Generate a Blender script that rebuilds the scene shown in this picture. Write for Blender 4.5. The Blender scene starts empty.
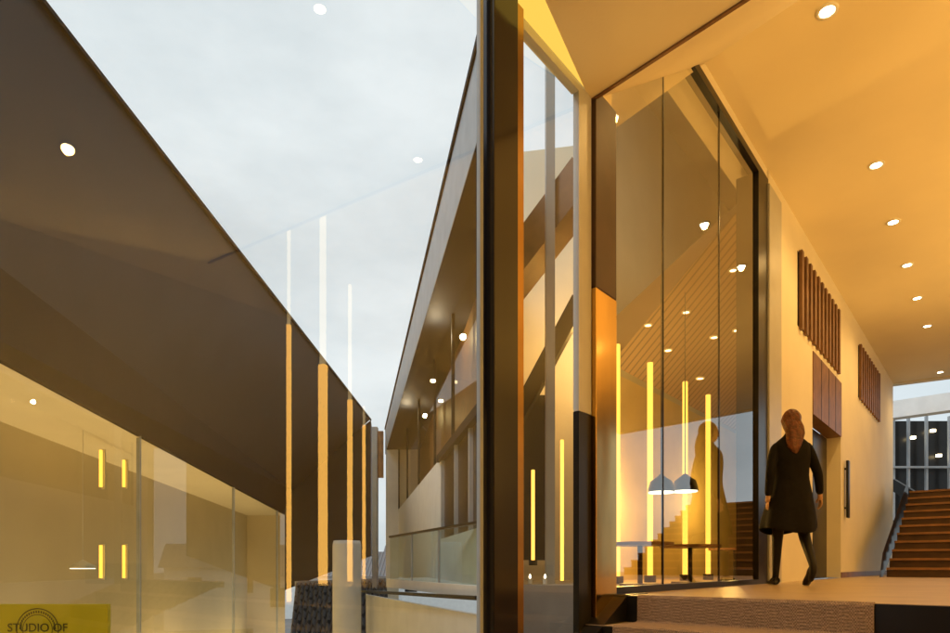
import bpy, math, random, bmesh
from mathutils import Vector
random.seed(4)
sc=bpy.context.scene
F=633.0; HY=566.0; C=2.6; K=0.83
A=Vector((0.6387,0.7695,0)); N=Vector((0.7695,-0.6387,0))
def U(X): return (X-475.0)/F
def pd(X,Y,d): return Vector((U(X)*d,d,(HY-Y)*d/F))
def pz(X,Y,z): return pd(X,Y,z*F/(HY-Y))
def ya(X): return C/(K-U(X))
def pa(X,Y): return pd(X,Y,ya(X))
def aw(y,off=0,z=0):            # point on glazing line at depth y
    return Vector((K*y-C,y,z))+N*off
def refl(p):
    d=(p.x-K*p.y+C)/1.2996
    return Vector((p.x,p.y,p.z))-N*(2*d)
# ---------------- materials
def nt(name):
    m=bpy.data.materials.new(name); m.use_nodes=True
    return m,m.node_tree,m.node_tree.nodes,m.node_tree.links
def mat(name,col,rough=.6,metal=0,var=.12,scale=4,bump=0,bscale=40,spec=.5,stretch=None):
    m,t,n,l=nt(name); b=n['Principled BSDF']
    b.inputs['Roughness'].default_value=rough; b.inputs['Metallic'].default_value=metal
    b.inputs['Specular IOR Level'].default_value=spec
    tc=n.new('ShaderNodeTexCoord'); nz=n.new('ShaderNodeTexNoise'); nz.inputs['Scale'].default_value=scale; nz.inputs['Detail'].default_value=6
    src=tc.outputs['Object']
    if stretch:
        mp=n.new('ShaderNodeMapping'); mp.inputs['Scale'].default_value=stretch; l.new(src,mp.inputs[0]); src=mp.outputs[0]
    l.new(src,nz.inputs['Vector'])
    r=n.new('ShaderNodeValToRGB'); r.color_ramp.elements[0].position=.3; r.color_ramp.elements[1].position=.7
    r.color_ramp.elements[0].color=[c*(1-var) for c in col]+[1]; r.color_ramp.elements[1].color=[min(1,c*(1+var)) for c in col]+[1]
    l.new(nz.outputs['Fac'],r.inputs['Fac']); l.new(r.outputs['Color'],b.inputs['Base Color'])
    if bump:
        n2=n.new('ShaderNodeTexNoise'); n2.inputs['Scale'].default_value=bscale; n2.inputs['Detail'].default_value=1 if bscale<10 else 2; l.new(src,n2.inputs['Vector'])
        bp=n.new('ShaderNodeBump'); bp.inputs['Strength'].default_value=bump; bp.inputs['Distance'].default_value=.02
        l.new(n2.outputs['Fac'],bp.inputs['Height']); l.new(bp.outputs['Normal'],b.inputs['Normal'])
    return m
def emis(name,col,s):
    m,t,n,l=nt(name); n.remove(n['Principled BSDF']); e=n.new('ShaderNodeEmission')
    e.inputs['Color'].default_value=(*col,1); e.inputs['Strength'].default_value=s
    l.new(e.outputs[0],n['Material Output'].inputs['Surface']); return m
def glass(name,tint,f0=.09,k=.85,smudge=0):
    m,t,n,l=nt(name); n.remove(n['Principled BSDF'])
    tr=n.new('ShaderNodeBsdfTransparent'); tr.inputs['Color'].default_value=(*tint,1)
    gl=n.new('ShaderNodeBsdfGlossy'); gl.inputs['Roughness'].default_value=0.0; gl.inputs['Color'].default_value=(1,1,1,1)
    lw=n.new('ShaderNodeLayerWeight'); lw.inputs['Blend'].default_value=.5
    p=n.new('ShaderNodeMath'); p.operation='POWER'; p.inputs[1].default_value=4
    l.new(lw.outputs['Facing'],p.inputs[0])
    q=n.new('ShaderNodeMath'); q.operation='MULTIPLY_ADD'; q.inputs[1].default_value=k; q.inputs[2].default_value=f0
    l.new(p.outputs[0],q.inputs[0])
    mx=n.new('ShaderNodeMixShader'); l.new(q.outputs[0],mx.inputs[0]); l.new(tr.outputs[0],mx.inputs[1]); l.new(gl.outputs[0],mx.inputs[2])
    out=mx.outputs[0]
    if smudge:
        df=n.new('ShaderNodeBsdfDiffuse'); df.inputs['Color'].default_value=(.8,.78,.7,1)
        tc=n.new('ShaderNodeTexCoord'); mp=n.new('ShaderNodeMapping'); mp.inputs['Scale'].default_value=(3,3,.35)
        nz=n.new('ShaderNodeTexNoise'); nz.inputs['Scale'].default_value=2; nz.inputs['Detail'].default_value=5
        l.new(tc.outputs['Object'],mp.inputs[0]); l.new(mp.outputs[0],nz.inputs['Vector'])
        mm=n.new('ShaderNodeMath'); mm.operation='MULTIPLY'; mm.inputs[1].default_value=smudge; l.new(nz.outputs['Fac'],mm.inputs[0])
        m2=n.new('ShaderNodeMixShader'); l.new(mm.outputs[0],m2.inputs[0]); l.new(out,m2.inputs[1]); l.new(df.outputs[0],m2.inputs[2]); out=m2.outputs[0]
    l.new(out,n['Material Output'].inputs['Surface']); return m
def stripes(name,c1,c2,vec,scale,rough=.6,bump=.5):
    m,t,n,l=nt(name); b=n['Principled BSDF']; b.inputs['Roughness'].default_value=rough
    tc=n.new('ShaderNodeTexCoord'); dp=n.new('ShaderNodeVectorMath'); dp.operation='DOT_PRODUCT'; dp.inputs[1].default_value=vec
    l.new(tc.outputs['Object'],dp.inputs[0])
    s=n.new('ShaderNodeMath'); s.operation='MULTIPLY'; s.inputs[1].default_value=scale; l.new(dp.outputs['Value'],s.inputs[0])
    fr=n.new('ShaderNodeMath'); fr.operation='FRACT'; l.new(s.outputs[0],fr.inputs[0])
    r=n.new('ShaderNodeValToRGB'); r.color_ramp.elements[0].position=.18; r.color_ramp.elements[1].position=.3
    r.color_ramp.elements[0].color=(*c1,1); r.color_ramp.elements[1].color=(*c2,1)
    l.new(fr.outputs[0],r.inputs['Fac']); l.new(r.outputs['Color'],b.inputs['Base Color'])
    bp=n.new('ShaderNodeBump'); bp.inputs['Strength'].default_value=bump; bp.inputs['Distance'].default_value=.02
    l.new(r.outputs['Color'],bp.inputs['Height']); l.new(bp.outputs['Normal'],b.inputs['Normal']); return m
M={}
M['plaster']=mat('ceiling_plaster',(.84,.74,.5),.8,var=.03,scale=1.2,bump=.05,bscale=60)
M['wall']=mat('cream_wall',(.82,.76,.6),.7,var=.04,scale=1.5,bump=.08,bscale=50)
M['palegrey']=mat('pale_grey_panel',(.5,.5,.48),.4,var=.05)
M['black']=mat('black_steel',(.012,.011,.01),.3,metal=.0,var=.2,spec=.3)
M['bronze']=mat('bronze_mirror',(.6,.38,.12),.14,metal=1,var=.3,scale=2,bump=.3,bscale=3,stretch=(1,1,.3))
M['darkbronze']=mat('column_black_steel',(.012,.009,.008),.14,metal=.0,var=.35,scale=3,bump=.04,bscale=3,spec=.45,stretch=(1,1,.3))
M['bronzeline']=mat('bronze_strip',(.4,.23,.07),.25,metal=1,var=.25,scale=2)
M['wood']=mat('brown_timber',(.2,.1,.045),.5,var=.25,scale=6)
M['cladding']=mat('dark_cladding',(.016,.020,.027),.55,var=.2,scale=1.3,spec=.3)
M['fascia']=mat('dark_fascia',(.008,.009,.011),.7,var=.2,spec=.12)
M['greymetal']=mat('grey_metal',(.36,.40,.44),.5,metal=.0,var=.1)
M['white']=mat('white_render',(.8,.81,.8),.7,var=.05,bump=.06)
M['floor']=mat('stone_floor',(.45,.33,.2),.35,var=.12,scale=3)
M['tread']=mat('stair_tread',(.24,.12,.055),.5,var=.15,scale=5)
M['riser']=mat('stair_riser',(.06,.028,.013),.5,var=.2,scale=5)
M['mustard']=mat('mustard_wall',(.6,.46,.18),.6,var=.12,scale=1.5)
M['studio']=mat('studio_plaster',(.68,.6,.42),.7,var=.06,scale=.9)
M['olive']=mat('olive_wall',(.4,.39,.3),.6,var=.15,scale=.8)
M['concrete']=mat('concrete',(.3,.29,.27),.8,var=.15)
M['glass']=glass('clear_glass',(.94,.955,.955),.05,.75,.006)
M['glassF']=glass('facade_glass',(.84,.84,.78),.12,.8)
M['glassS']=glass('studio_glass',(.86,.83,.68),.045,.2)
M['glassB']=glass('balustrade_glass',(.6,.72,.7),.1,.5)
M['tube']=emis('tube_glow',(1,.52,.07),2.8)
M['strip']=emis('strip_glow',(1,.5,.09),15)
M['stripdim']=emis('strip_glow_dim',(1,.68,.3),5)
M['cove']=emis('cove_glow',(1,.6,.09),1.1)
M['lamp']=emis('lamp_glow',(1,.85,.55),25)
M['lampS']=emis('small_lamp_glow',(1,.8,.45),8)
M['pend']=emis('pendant_glow',(1,.9,.7),3)
M['ring']=mat('fixture_white',(.8,.78,.7),.4,var=.02)
M['slat']=stripes('slatted_ceiling',(.05,.025,.01),(.3,.18,.08),(0.6387,0.7695,0),7)
# ---------------- geometry helpers
def grp(name,loc=(0,0,0)):
    e=bpy.data.objects.new(name,None); e.location=loc; sc.collection.objects.link(e); return e
def mesh(name,vs,fs,m,parent=None,smooth=False):
    me=bpy.data.meshes.new(name); me.from_pydata([tuple(v) for v in vs],[],fs); me.update()
    o=bpy.data.objects.new(name,me); sc.collection.objects.link(o)
    if m: me.materials.append(m)
    if smooth:
        for p in me.polygons: p.use_smooth=True
    if parent: o.parent=parent
    return o
def prism(name,pts,z0,z1,m,parent=None,bev=0):
    n=len(pts); vs=[(p[0],p[1],z0) for p in pts]+[(p[0],p[1],z1) for p in pts]
    a=sum(pts[i][0]*pts[(i+1)%n][1]-pts[(i+1)%n][0]*pts[i][1] for i in range(n))
    fs=[tuple(range(n))[::-1],tuple(range(n,2*n))]+[(i,(i+1)%n,n+(i+1)%n,n+i) for i in range(n)]
    if a<0: fs=[f[::-1] for f in fs]
    o=mesh(name,vs,fs,m,parent)
    if bev:
        b=o.modifiers.new('b','BEVEL'); b.width=bev; b.segments=2
    return o
def wbox(name,y0,y1,o0,o1,z0,z1,m,parent=None,bev=0):
    a,b,c,d=aw(y0,o0),aw(y1,o0),aw(y1,o1),aw(y0,o1)
    return prism(name,[a,b,c,d],z0,z1,m,parent,bev)
def box(name,x0,x1,y0,y1,z0,z1,m,parent=None,bev=0):
    return prism(name,[(x0,y0),(x1,y0),(x1,y1),(x0,y1)],z0,z1,m,parent,bev)
def beam(name,p,q,w,h,m,parent=None,up=Vector((0,0,1))):
    p=Vector(p);q=Vector(q); d=(q-p).normalized(); s=d.cross(up).normalized()*w/2; t=s.cross(d).normalized()*h/2
    vs=[p-s-t,p+s-t,p+s+t,p-s+t,q-s-t,q+s-t,q+s+t,q-s+t]
    return mesh(name,vs,[(3,2,1,0),(4,5,6,7),(0,1,5,4),(1,2,6,5),(2,3,7,6),(3,0,4,7)],m,parent)
def cyl(name,p,r,z0,z1,m,parent=None,seg=24,r2=None):
    r2=r if r2 is None else r2
    vs=[(p[0]+r*math.cos(2*math.pi*i/seg),p[1]+r*math.sin(2*math.pi*i/seg),z0) for i in range(seg)]+[(p[0]+r2*math.cos(2*math.pi*i/seg),p[1]+r2*math.sin(2*math.pi*i/seg),z1) for i in range(seg)]
    fs=[tuple(range(seg))[::-1],tuple(range(seg,2*seg))]+[(i,(i+1)%seg,seg+(i+1)%seg,seg+i) for i in range(seg)]
    return mesh(name,vs,fs,m,parent)
def lathe(name,p,prof,m,parent=None,seg=28):
    vs=[];fs=[]
    for r,z in prof:
        for i in range(seg): vs.append((p[0]+r*math.cos(2*math.pi*i/seg),p[1]+r*math.sin(2*math.pi*i/seg),p[2]+z))
    for j in range(len(prof)-1):
        for i in range(seg): fs.append((j*seg+i,j*seg+(i+1)%seg,(j+1)*seg+(i+1)%seg,(j+1)*seg+i))
    return mesh(name,vs,fs,m,parent,True)
def lamp(kind,loc,e,col,parent=None,size=.05,spot=None,rot=None):
    L=bpy.data.lights.new('bulb',kind); L.energy=e; L.color=col
    if kind in('POINT','SPOT'): L.shadow_soft_size=size
    if kind=='AREA': L.size=size
    if spot: L.spot_size=math.radians(spot); L.spot_blend=.8
    o=bpy.data.objects.new('bulb',L); o.location=loc; sc.collection.objects.link(o)
    if rot: o.rotation_euler=rot
    if parent: o.parent=parent
    return o
def vquad(n_,p,q,z0,z1,m,par): return mesh(n_,[(p[0],p[1],z0),(q[0],q[1],z0),(q[0],q[1],z1),(p[0],p[1],z1)],[(0,1,2,3)],m,par)
WARM=(1,.59,.17)
def downlight(p,e=30,r=.055,name='downlight',m='lamp'):
    g=grp(name)
    lathe('trim_ring',p,[(r*1.0,.0),(r*1.05,-.012),(r*1.45,-.012),(r*1.5,.003)],M['ring'],g)
    cyl('lens',p,r*.95,p[2]-.008,p[2]-.002,M[m],g)
    if e: lamp('SPOT',(p[0],p[1],p[2]-.03),e,WARM,g,.04,150)
    return g
CE=4.42; FL=-.19; SO=2.95; LOW=-1.55
# ---------------- entrance building (canopy side)
ent=grp('entrance_building')
K1=pa(705,60); K1.z=CE; K2=pz(775,0,CE); K3=K1+(K2-K1)*4
L1a=pa(590,101); L2a=pa(612,131); z1=L1a.z
L1b=pz(745,0,z1); L1c=L1a+(L1b-L1a)*4
farL=aw(15.3); farR=aw(15.3,7.8)+A*1.0
nearR=aw(-4,7.8); nearL=aw(-4,0)
mesh('main_ceiling',[K1,K3,(nearR.x,nearR.y,CE),(farR.x,farR.y,CE),(farL.x,farL.y,CE)],[(0,1,2,3,4)],M['plaster'],ent)
mesh('folded_soffit',[K1,L2a,L1a,L1c,K3],[(0,1,2),(0,2,3),(0,3,4)],M['plaster'],ent)
cv0=aw(-4,.2)
sL=pz(545,0,z1)
mesh('low_soffit',[L1a,L1c,(nearR.x,nearR.y,z1),(cv0.x,cv0.y,z1),(sL.x,sL.y,z1)],[(0,1,2,3,4)],M['plaster'],ent)
beam('shadow_gap',L1a+Vector((0,0,-.006)),L1c+Vector((0,0,-.006)),.02,.012,M['wood'],ent)
a0=aw(-4,.0,z1+.012); a1=aw(L1a.y-.03,.0,z1+.012)
mesh('cove_light',[a0,a1,(L1a.x,L1a.y,z1+.01),(sL.x,sL.y,z1+.01),(cv0.x,cv0.y,z1+.01)],[(0,1,2,3,4)],M['cove'],ent)
prism('roof_slab',[aw(-4,-.1),aw(15.3,-.1),farR,nearR],CE+.1,CE+.4,M['concrete'],ent)  # unseen slab, added to stop sky light leaking between the folds
prism('roof_edge',[aw(15.3,-.1),aw(15.5,-.1),farR+A*.2,farR],CE-.02,CE+.4,M['plaster'],ent)
prism('added_side_wall',[aw(-4,7.8),aw(15.3,7.8),aw(15.3,8.0),aw(-4,8.0)],LOW,CE+.1,M['wall'],ent)  # unseen wall, added to block sky light and bounce warm light
prism('added_rear_wall',[aw(-4,0),aw(-4,8),aw(-4.2,8),aw(-4.2,0)],LOW,CE+.1,M['wood'],ent)  # unseen wall behind the camera, added to shut out sky light
wbox('wall_left_of_door',7.0,8.75,-.3,0,FL,CE,M['wall'],ent)
wbox('wall_over_door',8.75,10.3,-.3,0,2.97,CE,M['wall'],ent)
wbox('wall_right_of_door',10.3,15.3,-.3,0,FL,CE,M['wall'],ent)
wbox('skirting',10.3,15.3,0,.012,FL,FL+.09,M['wood'],ent)
wbox('corner_pier',6.98,7.36,-.05,.05,FL,4.2,M['palegrey'],ent)
wbox('door_transom_panel',8.75,10.3,-.2,.012,2.1,2.97,M['wood'],ent)
for i in range(1,4): wbox('transom_joint',8.75+i*.39,8.765+i*.39,-.1,.016,2.1,2.97,M['black'],ent)
wbox('door_leaf',8.77,9.5,-.28,-.2,FL,2.09,M['black'],ent)
wbox('door_leaf',9.53,10.28,-.28,-.2,FL,2.09,M['black'],ent)
wbox('door_pull',10.5,10.6,.03,.07,.8,1.75,M['black'],ent,.01)
for z in(.95,1.6): wbox('pull_bracket',10.53,10.57,0,.031,z,z+.03,M['black'],ent)
for ys,ye,n in((8.1,10.16,11),(11.55,13.5,10)):
    wbox('vent_backing',ys,ye,0,.005,3.08,4.03,M['fascia'],ent)
    for i in range(n):
        y=ys+(ye-ys)*(i+.25)/n
        wbox('vent_slat',y,y+(ye-ys)/n*.4,.005,.045,3.05,4.06,M['wood'],ent)
wbox('wall_over_glazing',5.4,7.0,-.3,.0,4.26,CE,M['wall'],ent)
# glazed facade
yb=ya(611)
gf=grp('glass_facade')
wbox('head_frame',5.3,7.0,-.08,.03,4.18,4.26,M['black'],gf)
wbox('end_jamb',6.72,6.98,-.2,.03,FL,4.18,M['black'],gf)
wbox('sill',yb,6.72,-.06,.03,FL,FL+.05,M['black'],gf)
def pane(n,y0,y1,z0,z1,m,par,off=0):
    return mesh(n,[aw(y0,off,z0),aw(y1,off,z0),aw(y1,off,z1),aw(y0,off,z1)],[(0,1,2,3)],m,par)
ys=[yb,ya(663),ya(719),6.72]
for i in range(3):
    pane('pane',ys[i]+.006,ys[i+1]-.006,FL+.05,4.18,M['glassF'],gf)
    if i: wbox('silicone_joint',ys[i]-.006,ys[i]+.006,-.012,.003,FL+.05,4.18,M['black'],gf)
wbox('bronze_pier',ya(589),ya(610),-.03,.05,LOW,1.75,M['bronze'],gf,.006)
wbox('pier_upper',ya(589),ya(610),-.03,.048,1.753,3.0,M['riser'],gf,.006)  # same bronze pier; its dark reflection is put into the colour
wbox('grey_post',ya(576),ya(588.5),-.02,.02,.95,2.97,M['palegrey'],gf)
wbox('post_base',ya(576),ya(588.5),-.02,.02,LOW,.947,M['black'],gf)
wbox('head_rail',ya(517),ya(576),-.03,.02,2.9,2.96,M['palegrey'],gf)
pane('side_pane',ya(520),ya(576),LOW,2.9,M['glass'],gf)
gs=grp('glass_screen')
pane('pane',-1.5,ya(481),LOW,z1+.05,M['glass'],gs)
wbox('glass_edge',ya(478.5),ya(481.5),-.012,.012,LOW,3.0,M['greymetal'],gs)
wbox('bottom_rail',-1.5,ya(478),-.04,.04,LOW-.05,LOW,M['black'],gs)
sc_=grp('steel_column')
wbox('shaft',ya(485),ya(509),-.03,.06,LOW,3.3,M['darkbronze'],sc_,.004)
wbox('bronze_edge',ya(509.3),ya(516),-.03,.05,LOW,3.3,M['bronzeline'],sc_)
for X,Y in((827,11),(876,165),(893,222),(907,265),(917,298),(927,326),(940,372)):
    p=pz(X,Y,CE); downlight(p,62)
for X,Y,e in((418,159,0),(68,145,30),(320,8,0)):
    p=refl(pz(X,Y,z1)); downlight(p,e,.032)
for s,o in((4,4.5),(10,4.5)):
    p=aw(s,o,CE); downlight(p,110,.04)
for X,d,zb,zt,w in((289,6.42,325,4.38,.018),(323,6.9,365,4.38,.036),(350,8,400,3.55,.024),(364,9.5,425,2.4,.018)):
    Mp=pd(X,300,d); p=refl(Mp); zm=(HY-zb)*d/F
    g=grp('light_column')
    prism('glow_tube',[p+A*w+N*w,p+A*w-N*w,p-A*w-N*w,p-A*w+N*w],LOW+.1,zm,M['strip'],g)
    w*=.7
    prism('diffuser',[p+A*w+N*w,p+A*w-N*w,p-A*w-N*w,p-A*w+N*w],zm+.003,zt,M['stripdim'],g)  # dimmer upper segment, added so the reflection fades against the sky
    cyl('base_plate',p,.12,LOW,LOW+.1,M['black'],g)
for y,o,e in((3.5,5.6,1050),(9.5,5.2,1100),(-1.2,5.0,450)):  # out-of-view uplights and housings, added only to brighten the ceiling
    g=grp('added_uplight'); fl=LOW if y<2 else FL
    p=aw(y,o,fl)
    lathe('housing',p,[(.0,0),(.3,0),(.3,.2),(.26,.22)],M['black'],g)
    lamp('SPOT',(p.x,p.y,fl+.25),e,WARM,g,.28,150,(math.pi,0,0))
# ---------------- platform, steps
pf=grp('entrance_platform')
E0=aw(4.2)
def en(a,s): return E0+A*a+N*s
prism('deck',[en(0,-.0),en(0,7.8),en(25,7.8),en(25,0)],-1.6,FL,M['floor'],pf)
prism('nosing',[en(-.02,0),en(-.02,7.8),en(-.002,7.8),en(-.002,0)],-.36,FL-.003,M['black'],pf)
st=grp('entrance_steps')
for i in range(1,8):
    zt=FL-.17*i
    prism('step',[en(-.02-.32*i,0),en(-.02-.32*i,7.8),en(-.02-.32*(i-1),7.8),en(-.02-.32*(i-1),0)],-1.7,zt,M['floor'],st)
    prism('step_nosing',[en(-.03-.32*i,0),en(-.03-.32*i,7.8),en(-.021-.32*i,7.8),en(-.021-.32*i,0)],zt-.17,zt-.003,M['black'],st)
vs=[]
for s in(.0,.14):
    for a,z in((.3,-.185),(.0,-.185),(-2.4,-1.45),(-2.4,-1.7),(.3,-1.7)):
        p=en(a,s); vs.append((p.x,p.y,z))
mesh('stringer',vs,[(0,1,2,3,4),(9,8,7,6,5),(0,5,6,1),(1,6,7,2),(2,7,8,3),(3,8,9,4),(4,9,5,0)],M['black'],st)
lf=grp('lobby_floor'); prism('slab',[aw(-4,0),aw(-4,7.8),en(-2.0,7.8),en(-2.0,0)],-1.7,LOW,M['floor'],lf)
mm,t,n,l=nt('woven_mat'); b=n['Principled BSDF']; b.inputs['Roughness'].default_value=.95
tc=n.new('ShaderNodeTexCoord'); v=n.new('ShaderNodeTexChecker'); v.inputs['Scale'].default_value=110; nz=n.new('ShaderNodeTexNoise'); nz.inputs['Scale'].default_value=90
v.inputs['Color1'].default_value=(.36,.25,.16,1); v.inputs['Color2'].default_value=(.6,.42,.27,1)
mx=n.new('ShaderNodeMixRGB'); mx.blend_type='MULTIPLY'; mx.inputs[0].default_value=.7
l.new(tc.outputs['Object'],v.inputs[0]); l.new(tc.outputs['Object'],nz.inputs[0]); l.new(v.outputs[0],mx.inputs[1]); l.new(nz.outputs['Fac'],mx.inputs[2]); l.new(mx.outputs[0],b.inputs['Base Color'])
bp=n.new('ShaderNodeBump'); bp.inputs['Strength'].default_value=.6; bp.inputs['Distance'].default_value=.01; l.new(nz.outputs['Fac'],bp.inputs['Height']); l.new(bp.outputs[0],b.inputs['Normal'])
g=grp('door_mat'); prof=[(.0,FL+.006),(-.03,FL+.006),(-.04,FL-.01),(-.042,FL-.155),(-.06,FL-.162),(-.36,FL-.162),(-.375,FL-.17),(-.38,FL-.33)]
vs=[];fs=[]
for a,z in prof:
    for s in(.223,1.507):
        p=en(a,s); vs.append((p.x,p.y,z))
for i in range(len(prof)-1): fs.append((2*i,2*i+1,2*i+3,2*i+2))
o=mesh('woven_sheet',vs,fs,mm,g)
s=o.modifiers.new('s','SOLIDIFY'); s.thickness=.008; s.offset=1
# ---------------- lounge behind facade
ln=grp('lounge_interior')
def cw(X,Y,c):
    d=c/(K-U(X)); return pd(X,Y,d)
c5=5.2
w0=cw(608,0,c5); w1=cw(768,0,c5)
pL=aw(ya(609),-.035)
rw0=Vector((3.27,7.06,0))
prism('lounge_floor',[aw(yb,-.062),aw(7.0,-.062),w1,w0,pL],FL-.2,FL-.002,M['floor'],ln)
vquad('back_wall',w0,w1,FL,2.6,M['mustard'],ln)
vquad('upper_wall',w0,w1,2.6,6.8,M['olive'],ln)
vquad('left_wall',pL,w0,FL,3.0,M['mustard'],ln)
vquad('left_wall_upper',pL,w0,3.0,6.8,M['olive'],ln)
vquad('right_wall',rw0,w1,FL,6.8,M['olive'],ln)
S00=cw(611,364,c5-.02); S10=cw(765,446,c5-.02); S11=pd(764,178,7.3); S01=cw(611,321,c5-.03)
mesh('slatted_ceiling',[S00,S10,S11,S01],[(0,1,2),(0,2,3)],M['slat'],ln)
mesh('lounge_roof',[(pL.x,pL.y,6.8),(w0.x,w0.y,6.8),(w1.x,w1.y,6.8),aw(12,-.3,6.8),aw(5,-.3,6.8)],[(0,1,2,3,4)],M['olive'],ln)
n1=(S10-S00).cross(S11-S00).normalized(); n2=(S11-S00).cross(S01-S00).normalized()
for X,Y in((648,325),(686,312),(714,337),(700,378),(668,350),(733,270),(737,330)):
    r_=pd(X,Y,1); c=[]
    for nn in(n1,n2):
        t_=S00.dot(nn)/r_.dot(nn)
        if t_>0: c.append(t_)
    if c:
        ok=r_*(min(c)*.985)
        if 5<ok.y<13: downlight(ok,0,.036,'downlight','lampS')
for X,Y in((617,345),(650,363),(685,382),(708,395)):
    p=pz(X,Y,2.4); g=grp('light_tube')
    cyl('glow_tube',p,.034,FL+.08,2.4,M['tube'],g,12); cyl('base',p,.07,FL,FL+.08,M['black'],g,16)
for X,Y,d in((661,492,7.2),(685,491,7.4)):
    p=pd(X,Y,d); g=grp('pendant_lamp')
    lathe('shade',p,[(.15,0),(.145,.04),(.12,.12),(.05,.17),(.02,.2)],M['black'],g)
    cyl('diffuser',p,.14,p.z-.012,p.z+.003,M['pend'],g); cyl('cord',p,.006,p.z+.19,3.2,M['black'],g,8)
lamp('POINT',tuple(cw(626,500,4.75)),110,(1,.6,.16),ln,.08)
lamp('POINT',tuple(cw(730,500,4.4)),45,(1,.6,.16),ln,.03)
lamp('POINT',tuple(pd(752,150,6.9)),110,(1,.74,.42),ln,.08)
for X,d in((640,6.2),(690,6.9),(735,8.0)):
    p=pd(X,560,d); g=grp('cafe_table')
    cyl('top',p,.32,.2,.23,M['wood'],g); cyl('stem',p,.025,FL+.02,.2,M['black'],g,12); cyl('foot',p,.2,FL,FL+.02,M['black'],g)
# ---------------- staircase
sw=grp('staircase')
s0=Vector((7.15,11.0,0))
for i in range(11):
    a=i*.36; zt=FL+.165*(i+1)
    p=s0+A*a
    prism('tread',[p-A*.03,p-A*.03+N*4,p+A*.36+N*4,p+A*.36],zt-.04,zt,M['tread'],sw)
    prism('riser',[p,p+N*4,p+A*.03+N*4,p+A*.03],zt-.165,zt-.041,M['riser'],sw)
p=s0-N*.06
q=s0+A*4.0-N*.06
mesh('stringer',[p+Vector((0,0,FL)),q+Vector((0,0,1.2)),q+Vector((0,0,1.95)),p+Vector((0,0,FL+.42)),p-A*.35+Vector((0,0,FL)),
 ],[(0,1,2,3),(4,0,3)],M['black'],sw)
pl=s0+A*3.96
prism('landing',[pl,pl+N*4,pl+N*4+A*2,pl+A*2],1.45,1.62,M['tread'],sw)
beam('rail_plate',pd(892,484,15.6),pd(985,540,13.4),.08,.26,M['black'],sw)
ob=grp('stair_hall_building')
d=19
def fq(n_,X0,Y0,X1,Y1,d,m,par,th=.15):
    a=pd(X0,Y0,d); b=pd(X1,Y1,d); return box(n_,min(a.x,b.x),max(a.x,b.x),d,d+th,min(a.z,b.z),max(a.z,b.z),m,par)
beam('white_fascia',pd(885,412,19),pd(1010,394,17),.4,.5,M['white'],ob)
fq('dark_glazing',885,421,1010,600,19.6,M['black'],ob)
for X in(893,908,926,949,975): fq('frame',X,416,X+2,520,19.3,M['greymetal'],ob,.08)
fq('frame_rail',885,466,1010,468,19.25,M['greymetal'],ob,.05)
for X,Y in((915,437),(935,430),(941,455)):
    p=pd(X,Y,19.35); box('window_glow',p.x-.06,p.x+.06,19.4,19.5,p.z-.04,p.z+.04,M['lampS'],ob)
# ---------------- studio building (left)
sb=grp('studio_building')
def wl(y,off=0,z=0): return Vector((-3-.15*y-off,y,z))
vquad('glass_front',wl(2),wl(20),-3.5,1.62,M['glassS'],sb)
for y in(3.6,7.9,13.0,18.5):
    prism('mullion',[wl(y,-.015),wl(y+.02,-.015),wl(y+.02,.04),wl(y,.04)],-3.5,1.62,M['greymetal'],sb)
vquad('back_wall',wl(1,1.2),wl(20,1.2),-3.5,2.2,M['studio'],sb)
vquad('end_wall',wl(20,0),wl(20,1.2),-3.5,2.2,M['studio'],sb)
vquad('near_wall',wl(1,0),wl(1,1.2),-3.5,2.2,M['studio'],sb)
mesh('ceiling',[wl(1,0,1.6),wl(20,0,1.6),wl(20,1.2,1.6),wl(1,1.2,1.6)],[(0,1,2,3)],M['wall'],sb)
mesh('floor',[wl(1,0,-3.4),wl(20,0,-3.4),wl(20,1.2,-3.4),wl(1,1.2,-3.4)],[(0,1,2,3)],M['floor'],sb)
def f2(y,z): return Vector((-3.06-.131*y,y,z))
mesh('fascia_band',[wl(2,-.03,1.62),wl(20,-.03,1.62),f2(20,2.33),f2(2,2.33)],[(0,1,2,3)],M['fascia'],sb)
mesh('fascia_soffit',[wl(2,-.03,1.62),wl(20,-.03,1.62),wl(20,.2,1.62),wl(2,.2,1.62)],[(0,1,2,3)],M['fascia'],sb)
vs=[];fs=[];ny=40;nj=8
for i in range(ny+1):
    y=2+17.5*i/ny
    a=Vector((-3.06-.131*y,y,2.33)); b=Vector((-3.56+.0165*y,y,4.5))
    for j in range(nj+1): vs.append(a.lerp(b,j/nj))
for i in range(ny):
    for j in range(nj): fs.append(((nj+1)*i+j,(nj+1)*i+j+1,(nj+1)*(i+1)+j+1,(nj+1)*(i+1)+j))
mesh('dark_cladding',vs,fs,M['cladding'],sb,True)
mesh('roof_top',[(-3.527,2,4.5),(-3.24,19.5,4.5),(-9,19.5,4.4),(-9,2,4.4)],[(0,1,2,3)],M['cladding'],sb)
beam('roof_edge_trim',(-3.53+.033,2,4.5),(-3.53+.0165*19.5,19.5,4.5),.04,.04,M['fascia'],sb)
mesh('end_wing',[pd(285,490,19.5),pd(371,420,19.5),pd(371,556,19.5),pd(285,590,19.5)],[(0,1,2,3)],M['cladding'],sb)
mesh('end_wing_return',[pd(371,420,19.5),pd(371,556,19.5),pd(371,556,19.5)+Vector((-.4,3,0)),pd(371,420,19.5)+Vector((-.4,3,0))],[(0,1,2,3)],M['cladding'],sb)
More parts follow.
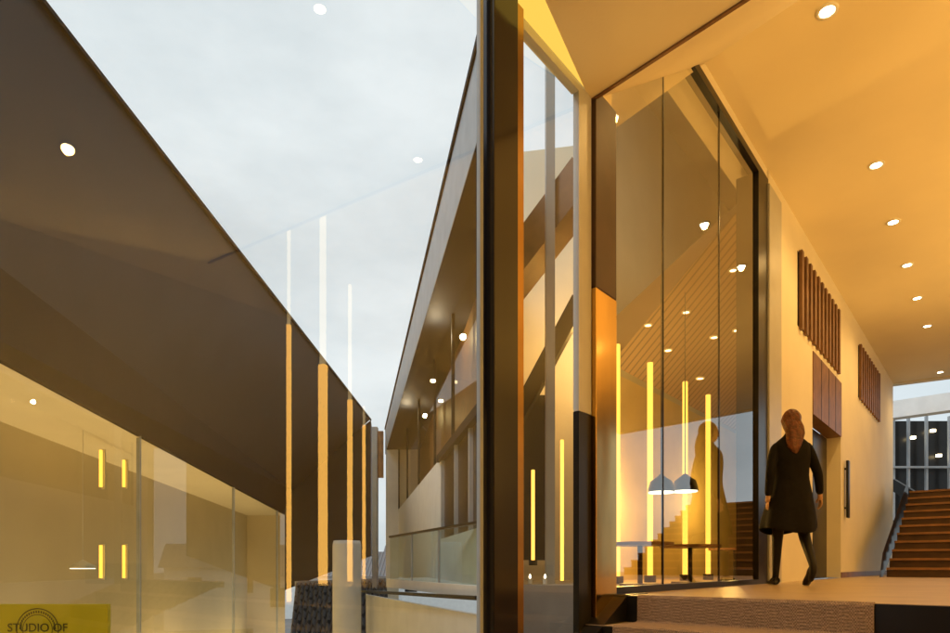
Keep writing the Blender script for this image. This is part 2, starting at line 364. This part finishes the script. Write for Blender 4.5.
for X,Y0,Y1 in((101,450,487),(124,460,487),(101,545,578),(124,545,578)):  # added glowing tubes standing in for strip reflections in the studio glass
    dd=3.55/(-U(X)-.15)
    a=pd(X,Y0,dd);b=pd(X,Y1,dd); g=grp('strip_reflection')
    cyl('glow_tube',a,.02,b.z,a.z,M['tube'],g,12); box('backplate',a.x-.025,a.x+.025,a.y+.05,a.y+.07,b.z-.02,a.z+.02,M['palegrey'],g)
p=pd(83,568,3.5/(-U(83)-.15)); g=grp('pendant_lamp')  # added pendant standing in for a lamp reflection in the studio glass
lathe('shade',p,[(.14,0),(.13,.03),(.05,.07),(.02,.09)],M['ring'],g); cyl('diffuser',p,.13,p.z-.01,p.z+.001,M['pend'],g); cyl('cord',p,.004,p.z+.08,1.6,M['ring'],g,8)
for y,e in((5.5,105),(11.5,100),(17,60)):  # unseen area lights added low down, brightening the wall towards its bottom
    o=lamp('AREA',tuple(wl(y,.6,-2.6)),e,(1,.71,.34),sb,1,None,(math.pi,0,0)); o.data.shape='RECTANGLE'; o.data.size=.8; o.data.size_y=5
g=grp('white_column'); p=pd(347,540,9.0)
lathe('shaft',(p.x,p.y,-4),[(.2,0),(.2,4.3),(.185,4.36),(0,4.37)],M['white'],g)
m_y=mat('sign_yellow',(.7,.68,.03),.5,var=.05); m_k=mat('sign_ink',(.10,.11,.02),.6)
g=grp('studio_sign'); a=pd(-40,604,4.6); b=pd(108,604,4.6)
box('board',a.x,b.x,4.6,4.64,-1.0,a.z,m_y,g,.004)
for xx in(a.x+.1,b.x-.1): box('leg',xx-.02,xx+.02,4.645,4.69,-3.5,-.35,M['black'],g)
def txt(s,x,z,size,y=4.597):
    c=bpy.data.curves.new('lettering','FONT'); c.body=s; c.size=size; c.align_x='CENTER'; c.extrude=.001; c.materials.append(m_k)
    o=bpy.data.objects.new('lettering',c); o.location=(x,y,z); o.rotation_euler=(math.pi/2,0,0); sc.collection.objects.link(o); o.parent=g
sx=pd(38,604,4.6).x
txt('STUDIO OF',sx,-.475,.085)
ang=[i*2*math.pi/40 for i in range(40)]
for r0,r1 in((.155,.148),(.11,.105)):
    vs=[(sx+r*math.cos(t_),4.597,-.46+r*math.sin(t_)) for t_ in ang for r in(r0,r1)]
    fs=[(2*i,2*i+1,(2*i+3)%80,(2*i+2)%80) for i in range(40)]
    mesh('seal_ring',vs,fs,m_k,g)
for i in range(22):
    t_=math.pi*(i+.5)/22; r=.128
    x=sx+r*math.cos(t_);z=-.46+r*math.sin(t_); mesh('seal_mark',[(x-.005,4.597,z-.008),(x+.005,4.597,z-.008),(x+.004,4.597,z+.009),(x-.004,4.597,z+.009)],[(0,1,2,3)],m_k,g)
# ---------------- balcony house (centre)
bh=grp('balcony_house')
def fx(y,off=0,z=0): return Vector((.97-.194*y+off,y,z))
prism('roof_fascia',[fx(4.75),fx(18.6),fx(18.6,.12),fx(4.75,.12)],3.3,4.0,M['greymetal'],bh)
prism('roof_capping',[fx(4.75,-.02),fx(18.6,-.02),fx(18.6,.14),fx(4.75,.14)],4.003,4.06,M['fascia'],bh)
prism('roof_body',[fx(4.75,.12),fx(18.6,.12),fx(18.6,3),fx(4.75,.2)],3.5,3.98,M['fascia'],bh)
mesh('soffit',[fx(4.75,.0,3.28),fx(18.6,.0,3.28),fx(18.6,3,3.28),fx(4.75,.2,3.28)],[(0,1,2,3)],M['fascia'],bh)
W=.34
vquad('upper_glazing',fx(5.7,W),fx(17.8,W),1.6,3.27,M['glassS'],bh)
vquad('room_back',fx(5.6,W+.12),fx(17.8,W+.6),.3,3.275,M['wood'],bh)
vquad('room_end',fx(17.8,W),fx(17.8,W+.6),.3,3.275,M['wall'],bh)
for y in(6.5,8.2,10,12.4,15,17.7): prism('window_frame',[fx(y,W-.02),fx(y+.04,W-.02),fx(y+.04,W+.02),fx(y,W+.02)],1.6,3.27,M['fascia'],bh)
prism('white_wall',[fx(9.4,W),fx(18.2,W),fx(18.2,W+.2),fx(9.4,W+.2)],-.3,1.6,M['white'],bh)
prism('wall_end_pier',[fx(17.8,0.0),fx(18.2,0.0),fx(18.2,W-.002),fx(17.8,W-.002)],-4,3.27,M['white'],bh)
prism('dark_window',[fx(5.6,W+.05),fx(9.4,W+.05),fx(9.4,W+.11),fx(5.6,W+.11)],.4,1.6,M['black'],bh)
prism('window_head',[fx(5.6,W-.04),fx(9.5,W-.04),fx(9.5,W+.04),fx(5.6,W+.04)],1.55,1.66,M['fascia'],bh)
for y in(7.1,8.1,9.3): prism('window_mullion',[fx(y,W),fx(y+.05,W),fx(y+.05,W+.048),fx(y,W+.048)],.4,1.55,M['greymetal'],bh)
prism('lower_wall',[fx(5.6,W),fx(9.4,W),fx(9.4,W+.11),fx(5.6,W+.11)],-.3,.4,M['white'],bh)
r0=pd(475,523,6.6); r1=pd(390,537,9.8); r_=r0+(r0-r1)*.3
vquad('balustrade_glass',r_,r1,-.2,.44,M['glassB'],bh); beam('top_rail',Vector((r_.x,r_.y,.45)),Vector((r1.x,r1.y,.45)),.04,.03,M['black'],bh)
for f in(.33,.66):
    p=r0.lerp(r1,f); box('post',p.x-.012,p.x+.012,p.y-.012,p.y+.012,-.2,.44,M['greymetal'],bh)
r1e=r1+Vector((-.1,.3,0))
prism('balcony_slab',[r_+Vector((-.1,0,0)),r1e,r1e+Vector((1,2,0)),r_+Vector((.1,1,0))],-.33,-.2,M['white'],bh)
prism('parapet',[pd(478,0,5.4),pd(366,0,9.4),pd(366,0,9.55),pd(478,0,5.6)],-4,-.42,M['white'],bh)
beam('parapet_rail',pd(478,598,5.2),pd(362,591,9.3),.05,.035,M['black'],bh)
for X,Y,d in((423,327,9.5),(424,358,11),(433,382,9.0),(441,402,9.5),(408,415,14)):
    p=pd(X,Y,d); lathe('ceiling_lamp',p,[(.0,0),(.035,0),(.035,.03)],M['lampS'],bh)
for y in(8.5,13): lamp('POINT',tuple(fx(y,.15,3.1)),22,(1,.8,.5),bh,.04)
lk=grp('link_corridor')
vquad('corridor_wall',pd(486,0,8.5),pd(612,0,8.2),-1.6,5.5,M['wall'],lk)
beam('corridor_beam',pd(495,300,6.6),pd(590,175,6.0),.3,.35,M['wood'],lk)
beam('corridor_brace',pd(516,420,7.2),pd(580,300,7.0),.12,.18,M['fascia'],lk)
fq('corridor_dark_panel',522,395,546,560,7.6,M['fascia'],lk)
fq('corridor_post',546,60,555,600,6.0,M['palegrey'],lk,.1)
fq('corridor_slab',515,585,600,640,5.6,M['concrete'],lk,2)
lamp('POINT',tuple(pd(593,330,7.2)),60,WARM,lk,.1)
for X,Y0,Y1 in((533,470,560),(562,440,585)):
    a=pd(X,Y0,7.3); b=pd(X,Y1,7.3); g=grp('light_tube'); cyl('glow_tube',a,.02,b.z,a.z,M['tube'],g,10); cyl('base',a,.05,b.z-.06,b.z,M['black'],g,12)
for X in(530,545):
    p=pd(X,584,5.8); g=grp('candle_lantern'); cyl('candle',p,.02,p.z,p.z+.05,M['ring'],g,12); lathe('flame',(p.x,p.y,p.z+.05),[(0,0),(.012,.012),(.008,.03),(0,.045)],M['lampS'],g,10)
# ---------------- ground, distance
gm=mat('paving',(.16,.155,.15),.85,var=.2,scale=.6)
mesh('ground',[(-400,-400,-4),(400,-400,-4),(400,400,-4),(-400,400,-4)],[(0,1,2,3)],gm)
tile=stripes('roof_tiles',(.03,.03,.032),(.16,.16,.17),(1,0,0),5.5,.7,.8)
g=grp('tiled_roof_house')
a=pd(296,584,16);b=pd(386,581,16);c_=pd(392,640,10.5);d_=pd(290,640,10.5)
vs=[];fs=[];nx=80
for j in range(21):
    for i in range(nx+1):
        f=i/nx; h=.04*math.sin(i/4*2*math.pi)
        q=a.lerp(b,f).lerp(d_.lerp(c_,f),j/20)
        vs.append(q+Vector((0,0,h+(.05 if j%2 else 0))))
for j in range(20):
    for i in range(nx): fs.append((j*(nx+1)+i,j*(nx+1)+i+1,(j+1)*(nx+1)+i+1,(j+1)*(nx+1)+i))
mesh('tiled_roof',vs,fs,tile,g); beam('ridge',a,b,.2,.15,M['greymetal'],g)
box('walls',a.x+.2,b.x-.2,11.5,15.5,-4,-1.8,M['white'],g)
for i,(x,y,w,h) in enumerate(((-7,34,5,4.6),(-2.5,42,7,5.2),(-13,48,7,6),(36,44,9,7),(26,36,6,4))):
    g=grp('distant_house')
    box('walls',x-w/2,x+w/2,y,y+5,-4,-4+h*.75,M['white'],g)
    z=-4+h*.75
    mesh('gable_roof',[(x-w/2-.3,y-.3,z),(x+w/2+.3,y-.3,z),(x+w/2+.3,y+5.3,z),(x-w/2-.3,y+5.3,z),(x-w/2-.3,y+2.5,z+h*.3),(x+w/2+.3,y+2.5,z+h*.3)],[(0,1,5,4),(2,3,4,5),(0,4,3),(1,2,5)],tile,g)
    for k in(-.25,.25): box('window',x+k*w-.4,x+k*w+.4,y-.03,y-.003,z-1.6,z-.6,M['black'],g)
g=grp('garden_gate_post'); a=pd(378,0,15)
box('post',a.x-.14,a.x-.02,15,15.2,-4,3.3,M['greymetal'],g); box('panel',a.x,a.x+.12,15,15.1,2.1,3.2,M['wood'],g)
# ---------------- woman
wm=grp('woman')
m_coat=mat('black_coat',(.006,.0055,.006),.85,var=.3,scale=14,bump=.15,bscale=25,spec=.2)
m_tight=mat('black_tights',(.007,.006,.007),.6,spec=.3); m_skin=mat('skin',(.55,.33,.22),.5,var=.05); m_hair=mat('auburn_hair',(.12,.035,.012),.45,var=.5,scale=30,bump=.5,bscale=60); m_shoe=mat('black_shoes',(.01,.01,.01),.3)
def skin(name,vs,es,rs,m,par,root=0,sub=2):
    me=bpy.data.meshes.new(name); me.from_pydata(vs,es,[]); o=bpy.data.objects.new(name,me); sc.collection.objects.link(o); o.parent=par
    me.materials.append(m)
    md=o.modifiers.new('skin','SKIN'); md.use_smooth_shade=True
    for i,r in enumerate(rs):
        rr=r if isinstance(r,tuple) else (r,r)
        me.skin_vertices[0].data[i].radius=rr; me.skin_vertices[0].data[i].use_root=(i==root)
    s=o.modifiers.new('sub','SUBSURF'); s.levels=sub; s.render_levels=sub
    return o
bv=[(0,0,.93),(0,0,1.1),(0,0,1.28),(0,0,1.42),(0,.01,1.5),
    (-.09,0,.88),(-.09,.12,.5),(-.10,.14,.11),(-.10,.15,.06),(-.11,.26,.03),
    (.09,0,.88),(.10,-.05,.5),(.10,-.28,.2),(.10,-.29,.14),(.10,-.21,.045)]
be=[(0,1),(1,2),(2,3),(3,4),(0,5),(5,6),(6,7),(7,8),(8,9),(0,10),(10,11),(11,12),(12,13),(13,14)]
br=[(.13,.1),(.11,.085),(.12,.09),(.07,.06),.048,.085,.058,.034,.035,.028,.085,.058,.036,.034,.026]
skin('body_and_legs',bv,be,br,m_tight,wm)
def shoe(o3,pitch):
    vs=[];fs=[];prof=[(-.10,.03,.035,.05),(-.06,.036,.03,.06),(0,.034,.022,.045),(.07,.042,.014,.035),(.12,.036,.01,.028),(.15,.012,.008,.015)]
    cp,sp=math.cos(pitch),math.sin(pitch)
    for yy,w,zc,h in prof:
        for k in range(12):
            t_=2*math.pi*k/12; z=max(.0,zc+h*.7*math.sin(t_)+.01); y=yy-.12
            y2=y*cp+z*sp; z2=-y*sp+z*cp
            vs.append((o3[0]+w*math.cos(t_),o3[1]+y2+.12,max(.003,z2+o3[2])))
    for j in range(len(prof)-1):
        for k in range(12): fs.append((j*12+k,j*12+(k+1)%12,(j+1)*12+(k+1)%12,(j+1)*12+k))
    fs+=[tuple(range(12)),tuple(range(60,72))]
    mesh('shoe',vs,fs,m_shoe,wm,True)
shoe((-.10,.20,.0),0); shoe((.10,-.24,.0),math.radians(38))
vs=[];fs=[];S=40
prof=[(.53,.255,.22),(.56,.262,.225),(.66,.25,.20),(.78,.228,.175),(.9,.2,.155),(1.0,.172,.135),(1.08,.158,.125),(1.18,.17,.125),(1.28,.182,.13),(1.36,.178,.12),(1.41,.155,.105),(1.45,.1,.085),(1.49,.058,.062),(1.51,.056,.06)]
for j,(z,w,dp) in enumerate(prof):
    fl=max(0,(1.0-z)/.5)
    for k in range(S):
        t_=2*math.pi*k/S; f=1+fl*.07*math.sin(5*t_+.6)+fl*.035*math.sin(9*t_)
        vs.append((w*f*math.cos(t_)-.035*fl,dp*f*math.sin(t_)-.03*fl,z+(.03*math.sin(t_*2+1) if j<2 else 0)))
for j in range(len(prof)-1):
    for k in range(S): fs.append((j*S+k,j*S+(k+1)%S,(j+1)*S+(k+1)%S,(j+1)*S+k))
o=mesh('coat',vs,fs,m_coat,wm,True); s=o.modifiers.new('s','SOLIDIFY'); s.thickness=.012; s=o.modifiers.new('u','SUBSURF'); s.levels=s.render_levels=1
for sx_,el,wr in((-1,(-.225,-.10,1.1),(-.235,-.06,.87)),(1,(.25,.0,1.1),(.305,.10,.90))):
    sh=(.15*sx_,0,1.375)
    skin('sleeve',[(.09*sx_,0,1.37),sh,el,wr],[(0,1),(1,2),(2,3)],[.05,.058,.046,.036],m_coat,wm)
    w=Vector(wr); d_=(Vector(wr)-Vector(el)).normalized()
    palm=w+d_*.06
    skin('palm',[tuple(v) for v in (w-d_*.03,w+d_*.02,palm)],[(0,1),(1,2)],[.026,.024,(.03,.02)],m_skin,wm)
    for k,ln_ in enumerate((.068,.078,.073,.058)):
        off=Vector((0,.027-.018*k,0)); b0=palm-d_*.01+off*.9; b1=palm+d_*.035+off; b2=b1+(d_+Vector((-.25*sx_,.05,0))).normalized()*ln_*.45; b3=b2+(d_+Vector((-.7*sx_,.05,0))).normalized()*ln_*.4
        skin('finger',[tuple(b0),tuple(b1),tuple(b2),tuple(b3)],[(0,1),(1,2),(2,3)],[.009,.009,.008,.007],m_skin,wm,sub=1)
    t0=w+d_*.03+Vector((0,.02,0)); t1=t0+Vector((-.01*sx_,.03,-.02)); t2=t1+Vector((-.005*sx_,.012,-.03))
    skin('thumb',[tuple(t0),tuple(t1),tuple(t2)],[(0,1),(1,2)],[.011,.010,.008],m_skin,wm,sub=1)
def blob(name,c,r,m,fn=None,seg=24):
    bm=bmesh.new(); bmesh.ops.create_uvsphere(bm,u_segments=seg,v_segments=seg//2+4,radius=1)
    for v in bm.verts:
        co=v.co.copy()
        if fn: co=fn(co)
        v.co=Vector((co.x*r[0]+c[0],co.y*r[1]+c[1],co.z*r[2]+c[2]))
    me=bpy.data.meshes.new(name); bm.to_mesh(me); bm.free()
    for p in me.polygons: p.use_smooth=True
    me.materials.append(m); o=bpy.data.objects.new(name,me); sc.collection.objects.link(o); o.parent=wm; return o
def hf(c):
    c=c.copy()
    if c.z<0: c.x*=1-.28*(-c.z)**1.3; c.y=c.y*(1-.1*-c.z)+.1*(-c.z)
    if c.y>.8 and -.25<c.z<.1 and abs(c.x)<.2: c.y+=.15
    return c
blob('head',(0,.02,1.615),(.075,.095,.112),m_skin,hf)
blob('nose',(0,.118,1.60),(.012,.018,.022),m_skin,None,10)
for s in(-1,1):
    blob('ear',(.075*s,.01,1.61),(.01,.018,.03),m_skin,None,10); blob('eye',(.03*s,.103,1.62),(.012,.009,.008),M['ring'],None,10)
blob('mouth',(0,.106,1.56),(.022,.008,.006),mat('lips',(.4,.12,.1),.4),None,10)
def hr_(c):
    c=c.copy()
    if c.y>.45: c.y=.45+ (c.y-.45)*.3
    n_=.05*math.sin(14*c.x+5*c.z)+.03*math.sin(23*c.x)
    c.x*=1+n_*.5; c.y*=1+n_
    return c
blob('hair_cap',(0,-.005,1.635),(.085,.105,.105),m_hair,hr_,32)
vs=[];fs=[];S=26
prof=[(1.68,.07,.06,-.02),(1.62,.088,.07,-.035),(1.55,.09,.07,-.05),(1.48,.082,.062,-.075),(1.41,.075,.05,-.1),(1.35,.06,.035,-.115),(1.30,.03,.02,-.12),(1.28,.01,.006,-.12)]
for z,w,dp,yc in prof:
    for k in range(S):
        t_=2*math.pi*k/S; f=1+.09*math.sin(7*t_+z*20)
        vs.append((w*f*math.cos(t_)+.015*math.sin(z*22),yc+dp*f*math.sin(t_),z))
for j in range(len(prof)-1):
    for k in range(S): fs.append((j*S+k,j*S+(k+1)%S,(j+1)*S+(k+1)%S,(j+1)*S+k))
mesh('long_hair',vs,fs,m_hair,wm,True)
p=pd(791,586,6.26); wm.location=(p.x,p.y,FL); wm.rotation_euler=(0,0,math.radians(-8))
# ---------------- world & sun
w=bpy.data.worlds.new('World'); sc.world=w; w.use_nodes=True; n=w.node_tree.nodes; l=w.node_tree.links
sd=Vector((.55,.25,-.8)).normalized()   # direction of travel of the veiled sunlight
bg=n['Background']; sky=n.new('ShaderNodeTexSky'); sky.sky_type='NISHITA'; sky.sun_disc=False; sky.sun_elevation=math.asin(-sd.z); sky.sun_rotation=math.atan2(-sd.x,-sd.y)
hs=n.new('ShaderNodeHueSaturation'); hs.inputs['Saturation'].default_value=.3; l.new(sky.outputs[0],hs.inputs['Color'])
tc=n.new('ShaderNodeTexCoord'); mp=n.new('ShaderNodeMapping'); mp.inputs['Scale'].default_value=(1,1,2.2); nz=n.new('ShaderNodeTexNoise'); nz.inputs['Scale'].default_value=2.2; nz.inputs['Detail'].default_value=8; nz.inputs['Roughness'].default_value=.55
l.new(tc.outputs['Generated'],mp.inputs[0]); l.new(mp.outputs[0],nz.inputs[0])
r=n.new('ShaderNodeValToRGB'); r.color_ramp.elements[0].position=.32; r.color_ramp.elements[1].position=.66
r.color_ramp.elements[0].color=(4.5,5.25,5.6,1); r.color_ramp.elements[1].color=(7.0,7.6,7.8,1)
l.new(nz.outputs['Fac'],r.inputs[0])
mx=n.new('ShaderNodeMixRGB'); mx.inputs[0].default_value=.92; l.new(hs.outputs[0],mx.inputs[1]); l.new(r.outputs[0],mx.inputs[2])
l.new(mx.outputs[0],bg.inputs[0]); bg.inputs[1].default_value=.135
L=bpy.data.lights.new('sun','SUN'); L.energy=1.3; L.angle=math.radians(25); L.color=(1,.97,.92); o=bpy.data.objects.new('sun',L); sc.collection.objects.link(o)
o.rotation_euler=sd.to_track_quat('-Z','Y').to_euler()
cam=bpy.data.cameras.new('camera'); co=bpy.data.objects.new('camera',cam); sc.collection.objects.link(co)
co.rotation_euler=(math.pi/2,0,0); cam.lens=24; cam.sensor_width=36; cam.shift_y=(HY-316.5)/950; cam.clip_end=2000; cam.clip_start=.02
sc.camera=co
sc.view_settings.view_transform='Standard'; sc.view_settings.look='None'; sc.view_settings.exposure=0
